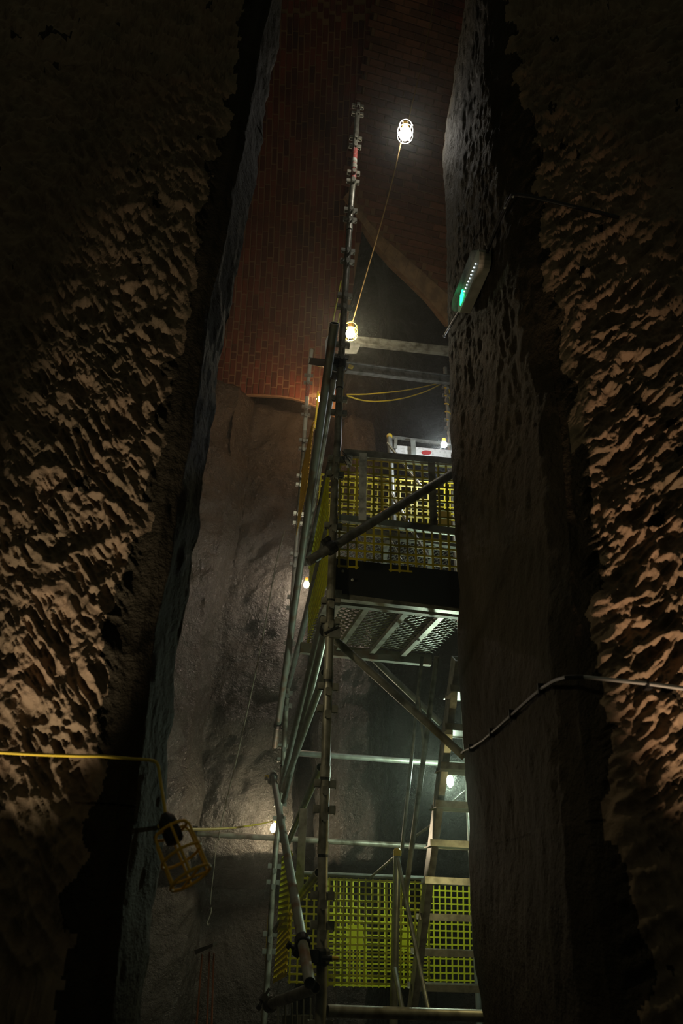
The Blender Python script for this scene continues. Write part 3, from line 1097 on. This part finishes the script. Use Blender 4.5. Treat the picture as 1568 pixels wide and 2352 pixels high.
# upper stair rails seen through the mesh
T('upper_strut', 'white shiny strut falling right through the upper mesh, the longer one', 'strut', at(896, 1128, 5.0), at(942, 1212, 4.7), .016, 'aluminium')
T('upper_strut', 'white shiny strut behind the lower front mesh, sloping right', 'strut', at(944, 1214, 4.6), at(985, 1282, 4.45), .014, 'aluminium')
T('upper_strut', 'thin bright strut from the yellow-capped post down to the front mesh', 'strut', at(890, 1018, 5.2), at(966, 1116, 4.6), .012, 'aluminium')
T('upper_strut', 'upright bright rod behind the right end of the lower front mesh', 'strut', at(1008, 1224, 4.6), at(1012, 1296, 4.6), .009, 'aluminium')
T('upper_strut', 'faint thin strut behind the middle of the lower front mesh', 'strut', at(888, 1222, 4.8), at(922, 1286, 4.6), .007, 'aluminium')

# white board with red oval
wbod = root('sign_board', 'white board with a red oval mark on a rail behind the front mesh', 'sign', at(970, 1050, 5.4))
MB().prism([at(910, 1024, 5.4), at(1040, 1036, 5.55), at(1040, 1062, 5.55), at(906, 1050, 5.4)], (0, .02, 0)).build('board', 'white_board', wbod)
MB().bar(at(898, 1004, 5.42), at(1040, 1022, 5.57), .028, .02).build('rail', 'aluminium', wbod)
MB().bar(at(948, 1010, 5.38), at(950, 1052, 5.38), .012, .045, up=(0, 1, 0)).build('post', 'galvanised', wbod)
MB().bar(at(909, 1006, 5.38), at(908, 1030, 5.38), .012, .03, up=(0, 1, 0)).build('post', 'galvanised', wbod)
pp = []
for k_ in range(24):
    a = 2 * math.pi * k_ / 24
    pp.append(at(979 + 11.5 * math.cos(a), 1039.5 + 5 * math.sin(a), 5.4 + .15 * (69 + 11.5 * math.cos(a)) / 130 - .016))
MB().prism(pp, (0, .004, 0)).build('oval_mark', 'red_print', wbod)
tag(MB().prism([at(1006, 1172, 4.9), at(1034, 1172, 4.9), at(1036, 1210, 4.9), at(1006, 1210, 4.9)], (0, .02, 0)).build('yellow_panel', 'yellow_plastic'),
    'small solid yellow panel behind the right end of the front mesh', 'panel')
tag(MB().prism([at(800, 2124, 6.3), at(834, 2124, 6.3), at(834, 2180, 6.3), at(800, 2180, 6.3)], (0, .01, 0)).build('yellow_panel', 'lime_mesh'),
    'small solid yellow-green panel between the two lower mesh guards', 'panel')
tag(MB().prism([at(925, 2128, 6.2), at(937, 2130, 6.2), at(938, 2180, 6.2), at(921, 2180, 6.2)], (0, .01, 0)).build('yellow_panel', 'lime_mesh'),
    'narrow yellow panel right beside the capped post at the stair foot', 'panel')

# ------------------------------------------------------------------ stair
st = root('stair_ladder', 'steep metal stair with broad treads climbing beside the right rock edge', 'stair', at(965, 2300, 5.2))
S0, S1 = at(1042, 1512, 4.0), at(939, 2330, 5.35)
k = MB()
dS = (S1 - S0)
sw = XA
kk = dS.cross(sw).normalized()
k.box((S0 + S1) / 2, dS / 2, sw * .004, kk * .045)
k.box((S0 + S1) / 2 + sw * .018 - kk * .043, dS / 2, sw * .02, kk * .004)
k.box((S0 + S1) / 2 + sw * .018 + kk * .043, dS / 2, sw * .02, kk * .004)
k.build('stringer', 'aluminium', st)
tl_ = [(1034, 1580, 3.95), (1022, 1668, 4.1), (1012, 1757, 4.25), (1000, 1845, 4.4), (988, 1935, 4.58), (976, 2021, 4.75), (963, 2105, 4.93), (951, 2187, 5.1), (943, 2268, 5.25)]
for (x, y, Y) in tl_:
    a = at(x, y, Y)
    b = a + XA * .62
    k = MB()
    k.bar(a, b, .038, .004)                          # nosing
    k.bar(a + Vector((0, .10, -.017)), b + Vector((0, .10, -.017)), .004, .20)     # tread sheet
    k.bar(a + Vector((0, .20, -.004)), b + Vector((0, .20, -.004)), .034, .004)
    k.build('tread', 'aluminium', st)
k = MB()
k.box((S0 + S1) / 2 + XA * .64, dS / 2, sw * .004, kk * .045)
k.build('stringer', 'aluminium', st)
for nd in ((1058, 1664), (1070, 1905)):
    pass
T('stair_handrail', 'left handrail tube of the stair, thin and dark with a bright glint', 'handrail', at(969, 1508, 4.6), at(922, 1960, 5.1), .012, 'dark_steel')
T('stair_handrail', 'handrail tube of the stair nearest its stringer', 'handrail', at(1003, 1508, 4.3), at(928, 2080, 5.0), .017, 'dull_tube')
T('stair_strut', 'short thin strut crossing the two stair handrails', 'strut', at(962, 1600, 4.7), at(973, 1725, 4.75), .008, 'dull_tube')
T('stair_strut', 'thin dark strut rising right between stair treads', 'strut', at(955, 1920, 5.6), at(1012, 1880, 5.3), .010, 'dull_tube')
T('stair_strut', 'faint pale strut below the hanging mint-white bulb', 'strut', at(1038, 1842, 5.4), at(1068, 1816, 5.4), .006, 'aluminium')


# ------------------------------------------------------------------ lamps
def cage_lamp(label, c, axis, R, L_, glow, m_cage='cage_yellow', nbar=6, bulb=True, lit=True, bulb_r=.030, group=None, holder_len=.05):
    """hanging inspection lamp: holder above, bulb, wire cage. c is the top of the cage, axis points down it."""
    c, ax = Vector(c), Vector(axis).normalized()
    o = root('cage_lamp', label, 'lamp', c + ax * L_, group)
    s = ax.orthogonal().normalized()
    q = ax.cross(s)
    wr_ = R * (.045 if lit else .062)
    k = MB()
    for t in (.02, .55, 1.0):
        k.ring(c + ax * L_ * t, ax, R * (.80 if t < .1 else 1), wr_ * 1.15, 22, 6)
    for i in range(nbar):
        a = 2 * math.pi * i / nbar
        e = s * math.cos(a) + q * math.sin(a)
        k.path([c + e * R * .80, c + ax * L_ * .12 + e * R * .97, c + ax * L_ * .55 + e * R, c + ax * L_ + e * R], wr_, 6)
    k.path([c + ax * L_ + s * R, c + ax * L_ - s * R], wr_, 6)
    k.path([c + ax * L_ + q * R, c + ax * L_ - q * R], wr_, 6)
    k.path([c + s * R * .8, c - s * R * .8], wr_, 6)
    k.build('cage', m_cage, o, True)
    MB().lathe(c - ax * .01, ax, [(R * .18, -holder_len * .6), (R * .42, -holder_len * .3), (R * .45, 0), (R * .45, L_ * .32), (R * .30, L_ * .36)], 14).build('holder', 'black_rubber' if not lit else 'cage_yellow', o, True)
    if bulb:
        b0 = c + ax * L_ * .36
        r = bulb_r
        MB().lathe(b0, ax, [(r * .45, 0), (r * .55, r * .25), (r * .9, r * .8), (r, r * 1.3), (r * .9, r * 1.75), (r * .6, r * 2.15), (r * .15, r * 2.35)], 16).build('bulb', glow if lit else 'bulb_glass', o, True)
    return o


def bare_lamp(label, c, axis, r, glow, ln=2.4):
    c, ax = Vector(c), Vector(axis).normalized()
    o = root('bare_bulb_lamp', label, 'lamp', c + ax * r * ln)
    MB().lathe(c, ax, [(r * .35, -r * 1.5), (r * .6, -r * 1.4), (r * .6, -.002)], 12).build('holder', 'cage_yellow', o, True)
    MB().lathe(c, ax, [(r * .5, 0), (r * .85, r * .5), (r, r * ln * .5), (r * .8, r * ln * .8), (r * .2, r * ln)], 14).build('bulb', glow, o, True)
    return o


DOWN = Vector((0, 0, -1))
L1 = at(931, 287, 3.4)
cage_lamp('brightest white cage lamp hanging high beside the tower top', L1, (-.03, 0, -1), .064, .16, 'glow_white', 'paper', bulb_r=.052)
L2 = at(805, 748, 4.95)
cage_lamp('small yellow cage lamp hanging at the end of the upper pale beam', L2, (0, 0, -1), .068, .135, 'glow_upper', 'cord_yellow', bulb_r=.044)
bare_lamp('small warm bulb glowing against the brick vault left of the raking tube', at(732, 912, 7.05), (0, 0, -1), .030, 'glow_warm')
bare_lamp('cold white bulb shining beside the right rock edge above the white board', at(1019, 1016, 5.0), (0, 0, -1), .028, 'glow_cool', 1.8)
bare_lamp('white bulb glowing between the left tubes against the lit rock', at(704, 1336, 7.5), (0, 0, -1), .034, 'glow_amber')
bare_lamp('mint-white teardrop bulb hanging behind the stair treads', at(1033, 1782, 5.7), (0, 0, -1), .026, 'glow_mint', 3.2)
bare_lamp('warm white bulb beside the capped prop, lighting the rock', at(633, 1892, 7.48), (-.35, 0, -1), .036, 'glow_low')
# two bulbs added out of view behind the rock edges to light the tower
bare_lamp('added unseen bulb behind the right rock edge, lighting the tower side', Vector((1.05, 3.93, 1.80)), (0, 0, -1), .028, 'glow_fill_right')
bare_lamp('added unseen fill bulb behind the left rock edge, lighting the tower front', Vector((-.92, 2.78, 2.95)), (0, 0, -1), .026, 'glow_fill_left')

# unlit lamp in the foreground
top = at(392, 1906, 1.72)
bot = at(438, 2016, 1.70)
cl = cage_lamp('unlit orange cage lamp dangling tilted at the left rock corner', top, bot - top, .046, (bot - top).length, None, 'cage_yellow', nbar=6, bulb=False, lit=False)

# ------------------------------------------------------------------ cords and cables
def cord(name, label, pts, r, m, n=8, cat='cable', sm=True):
    pts = [Vector(p) for p in pts]
    if sm and len(pts) > 2:                  # Catmull-Rom
        out = []
        for i in range(len(pts) - 1):
            p0 = pts[max(i - 1, 0)]
            p1, p2 = pts[i], pts[i + 1]
            p3 = pts[min(i + 2, len(pts) - 1)]
            for k in range(6):
                t = k / 6
                out.append(.5 * ((2 * p1) + (p2 - p0) * t + (2 * p0 - 5 * p1 + 4 * p2 - p3) * t * t + (3 * p1 - p0 - 3 * p2 + p3) * t ** 3))
        out.append(pts[-1])
        pts = out
    return tag(MB().path(pts, r, n).build(name, m, None, True), label, cat)


cord('lamp_cord', 'yellow cord rising from the brightest lamp into the dark', [at(937, 283, 3.4), at(946, 240, 3.4), at(958, 190, 3.4), at(973, 125, 3.4), at(990, 40, 3.4), at(1010, -80, 3.4)], .0038, 'cord_amber')
cord('lamp_cord', 'thin yellow cord joining the brightest lamp to the small one below', [at(920, 330, 3.45), at(902, 410, 3.6), at(870, 530, 4.0), at(838, 640, 4.5), at(807, 748, 4.95)], .0052, 'cord_amber')
cord('lamp_cord', 'yellow cord across the left rock face to the unlit cage lamp', [at(-60, 1725, 1.80), at(0, 1728, 1.82), at(90, 1733, 1.86), at(180, 1736, 1.9), at(235, 1737, 1.92), at(300, 1743, 1.94), at(345, 1746, 1.95), at(362, 1756, 1.95), at(368, 1790, 1.93), at(376, 1840, 1.85), at(385, 1902, 1.72)], .0042, 'cord_yellow')
cord('lamp_cord', 'yellow cord from the left rock corner to the warm bulb by the prop', [at(366, 1897, 2.1), at(400, 1902, 2.6), at(464, 1905, 3.6), at(540, 1901, 5.0), at(600, 1892, 6.2), at(632, 1884, 6.85)], .0062, 'cord_yellow')
cord('lamp_cord', 'amber cord running down from the warm bulb along the far standard', [at(630, 1912, 6.9), at(628, 1960, 6.8), at(622, 2050, 6.75), at(614, 2140, 6.7), at(610, 2240, 6.7)], .008, 'cord_yellow')
cord('lamp_cord', 'upper slack cord strung across below the dark beam', [at(795, 906, 5.0), at(850, 905, 5.3), at(940, 895, 5.9), at(1016, 878, 6.4)], .006, 'cord_yellow')
cord('lamp_cord', 'lower sagging cord strung across below the dark beam', [at(796, 909, 5.0), at(830, 919, 5.2), at(868, 922, 5.5), at(920, 916, 5.8), at(975, 900, 6.1), at(1020, 878, 6.4)], .007, 'cord_yellow')
cord('lamp_cord', 'thin yellow cord hanging along the right side of the tall standard', [at(790, 848, 3.78), at(787, 910, 3.78), at(784, 970, 3.78), at(781, 1034, 3.76)], .0032, 'cord_yellow')
cord('marker_line', 'bright yellow line rising left of the tall standard top', [at(783, 645, 4.6), at(774, 690, 4.6), at(765, 735, 4.6), at(756, 772, 4.6)], .0055, 'lime_mesh', sm=False)
cord('marker_line', 'short bright yellow line just above the open raking tube', [at(780, 720, 4.6), at(776, 741, 4.6)], .0055, 'lime_mesh', sm=False)
cord('lamp_cord', 'yellow cord tail hanging below the small warm vault bulb', [at(730, 900, 5.9), at(728, 930, 5.9), at(725, 960, 5.9), at(722, 985, 5.8)], .011, 'cord_yellow')
cord('hanging_rope', 'thin pale rope slanting down to the dark cross tube end', [at(654, 1217, 5.6), at(632, 1303, 5.8), at(600, 1480, 6.1), at(553, 1700, 6.5), at(503, 1909, 6.7)], .0055, 'rope', cat='rope')
hk = root('rope_hook', 'thin rope end with a wire hook hanging below the dark cross tube', 'hook', at(478, 2124, 6.7))
MB().path([at(497, 1925, 6.68), at(492, 1990, 6.68), at(485, 2050, 6.68), at(483, 2078, 6.68)], .003, 6).build('rope_tail', 'rope', hk)
MB().path([at(485, 2084, 6.68), at(485, 2094, 6.68), at(480, 2108, 6.68), at(475, 2120, 6.68), at(478, 2126, 6.68), at(480, 2121, 6.68)], .005, 6).build('hook', 'rope', hk)
MB().ring(at(503, 1920, 6.74), XA, TR + .008, .007, 16, 6).build('knot', 'rope', hk)

# bundle of rods lower left
rb_ = root('rod_rack', 'three thin rusty rods under a dark plate in the lower left gloom', 'rack', at(470, 2380, 5.0))
for a, b in (((464, 2192), (446, 2420)), ((481, 2186), (473, 2420)), ((491, 2190), (484, 2420))):
    MB().path([at(*a, 5.0), at(*b, 5.0)], .0055, 8).build('rod', 'rust_rod', rb_)
MB().prism([at(452, 2180, 5.0), at(494, 2164, 5.0), at(494, 2172, 5.0), at(455, 2190, 5.0)], (0, .2, 0)).build('plate', 'black_steel', rb_)
# rods at the tower foot
rg_ = root('rod_gate', 'row of thin upright rods at the bottom left foot of the tower', 'gate', at(680, 2420, 4.1))
for x0, y0, x1 in ((638, 2312, 637), (655, 2308, 655), (670, 2304, 669), (682, 2300, 681), (697, 2296, 695), (713, 2292, 711)):
    MB().path([at(x0, y0, 4.1), at(x1, 2430, 4.1)], .0042, 8).build('rod', 'galvanised', rg_)
MB().prism([at(647, 2331, 4.15), at(718, 2331, 4.15), at(718, 2400, 4.15), at(647, 2400, 4.15)], (0, .01, 0)).build('back_plate', 'dark_steel', rg_)

# conduits on the right-hand rock
def rp(px, py, off=.012):
    return reveal_point(px, py, off)[0]


pc = root('surface_conduit', 'pale conduit run across the lower right rock face', 'conduit', at(1450, 1568, 1.8))
cpts = [at(1640, 1590, 1.60), at(1568, 1581, 1.66), at(1487, 1570, 1.72), at(1410, 1562, 1.77), at(1340, 1555, 1.82)]
MB().path(cpts, .0052, 10).build('pipe', 'pvc_conduit', pc, True)
for x, y, Y in ((1487, 1570, 1.72),):
    k = MB()
    k.ring(at(x, y, Y), (1, -.2, 0), .007, .003, 14, 6)
    k.box(at(x, y + 8, Y + .01), (.008, 0, 0), (0, .012, 0), (0, 0, .006))
    k.build('saddle', 'black_rubber', pc)
dc = root('clipped_cable', 'dark cable clipped down the smooth rock of the right pillar', 'cable', rp(1170, 1650))
cab = [at(1340, 1555, 1.82), at(1300, 1556, 1.84), rp(1275, 1563, .02), rp(1245, 1581), rp(1200, 1620), rp(1150, 1665), rp(1110, 1700), rp(1085, 1716), rp(1066, 1724), rp(1060, 1730)]
MB().path(cab, .0062, 8).build('sheath', 'dark_cable', dc, True)
for (x, y) in ((1243, 1582), (1176, 1641), (1130, 1683), (1082, 1718)):
    p, n = reveal_point(x, y, .008)
    MB().box(p, Vector((0, 0, .016)), n * .012, Vector((0, .006, 0))).build('clip', 'dark_cable', dc)
# upper black conduit and emergency light
bc = root('wall_conduit', 'black conduit bracketed down the right rock past the green-lit lamp', 'conduit', rp(1020, 775))
pth = [at(1420, 500, 1.78), at(1380, 489, 1.80), at(1280, 466, 1.84), at(1215, 451, 1.88), at(1190, 447, 1.90), rp(1176, 448, .03), rp(1168, 462, .03), rp(1150, 500, .03), rp(1122, 570, .03), rp(1100, 625, .03), rp(1070, 690, .03), rp(1045, 730, .03), rp(1022, 768, .03)]
MB().path(pth, .008, 10).build('pipe', 'black_rubber', bc, True)
MB().lathe(rp(1020, 772, .03), (pth[-1] - pth[-2]), [(.011, -.02), (.011, .0), (.006, .012)], 10).build('end_fitting', 'black_rubber', bc)
for (x, y) in ((1179, 452), (1160, 478)):
    MB().lathe(rp(x, y, .04), (-1, -.4, 0), [(.005, 0), (.005, .004), (.002, .006)], 8).build('screw', 'pale_paint', bc)

pa, na = reveal_point(1119, 588, .03)
pb, _ = reveal_point(1068, 706, .03)
ax_ = (pb - pa)
LL = ax_.length
ax_.normalize()
nn = (na - ax_ * na.dot(ax_)).normalized()
bb_ = ax_.cross(nn).normalized()
if bb_.y > 0:
    bb_ = -bb_
em = root('emergency_light', 'slim emergency light with white dots and a green glow on the right rock', 'lamp', pb)
cmid = (pa + pb) / 2
HW = .055


def el(t, s_, h):
    return pa + ax_ * (t * LL) + bb_ * s_ + nn * h


def rounded(h, grow, t0=0, t1=1):
    pts_ = []
    rr = HW + grow
    for k_ in range(9):
        a = math.pi / 2 + math.pi * k_ / 8
        pts_.append(pa + ax_ * (t0 * LL + rr * .8 + math.cos(a) * rr * .8) + bb_ * (math.sin(a) * rr) + nn * h)
    for k_ in range(9):
        a = -math.pi / 2 + math.pi * k_ / 8
        pts_.append(pa + ax_ * (t1 * LL - rr * .8 + math.cos(a) * rr * .8) + bb_ * (math.sin(a) * rr) + nn * h)
    return pts_


k = MB()
lo, mi, hi = rounded(-.02, 0), rounded(.035, 0), rounded(.035, -.006)
n_ = len(lo)
k.add(lo + mi + hi, [tuple(range(n_))[::-1], tuple(range(2 * n_, 3 * n_))] + [(i, (i + 1) % n_, n_ + (i + 1) % n_, n_ + i) for i in range(n_)] + [(n_ + i, n_ + (i + 1) % n_, 2 * n_ + (i + 1) % n_, 2 * n_ + i) for i in range(n_)])
k.build('body', 'lamp_case', em)
k = MB()
lo, hi = rounded(.030, .003), rounded(.040, .003)
k.add(lo + hi, [tuple(range(n_))[::-1], tuple(range(n_, 2 * n_))] + [(i, (i + 1) % n_, n_ + (i + 1) % n_, n_ + i) for i in range(n_)])
k.build('rim', 'pale_paint', em)
k = MB()
rows = [rounded(.041, -.004), rounded(.068, -.010), rounded(.078, -.022)]
vs_ = [p for r_ in rows for p in r_]
fs_ = [tuple(range(2 * n_, 3 * n_))]
for j in range(2):
    fs_ += [(j * n_ + i, j * n_ + (i + 1) % n_, (j + 1) * n_ + (i + 1) % n_, (j + 1) * n_ + i) for i in range(n_)]
k.add(vs_, fs_)
k.build('lens', 'lens', em, True)
for i in range(10):
    MB().lathe(el(.15 + .065 * i, 0, .041), nn, [(.0030, 0), (.0030, .003), (.0015, .0045)], 8).build('led', 'led_white', em)
MB().box(el(.80, 0, .043), ax_ * .03, bb_ * .03, nn * .002).build('green_diode_plate', 'led_green', em)
for t, s_ in ((.70, -.02), (.74, .024), (.72, .0)):
    MB().lathe(el(t, s_, .043), nn, [(.007, 0), (.007, .004), (.003, .007)], 8).build('green_led', 'led_green', em)
cord('wire_loop', 'thin grey wire loop on the left of the emergency light', [rp(1087, 582, .05), rp(1079, 595, .07), rp(1077, 610, .07), rp(1078, 624, .06)], .0016, 'pvc_conduit', 6)

# ------------------------------------------------------------------ dank air in the shaft
if True:
    hz = MB().box((0, 5.2, 6.0), (2.8, 0, 0), (0, 2.9, 0), (0, 0, 6.2)).build('mist', 'black_board')
    hm = bpy.data.materials.new('mist')
    hm.use_nodes = True
    nt = hm.node_tree
    nt.nodes.remove(nt.nodes['Principled BSDF'])
    vsn = nt.nodes.new('ShaderNodeVolumeScatter')
    vsn.inputs['Color'].default_value = (.9, .92, .85, 1)
    vsn.inputs['Density'].default_value = .011
    vsn.inputs['Anisotropy'].default_value = .78
    nt.links.new(vsn.outputs[0], nt.nodes['Material Output'].inputs['Volume'])
    hz.data.materials.clear()
    hz.data.materials.append(hm)
    tag(hz, 'thin damp mist filling the shaft', None, None, 'stuff')
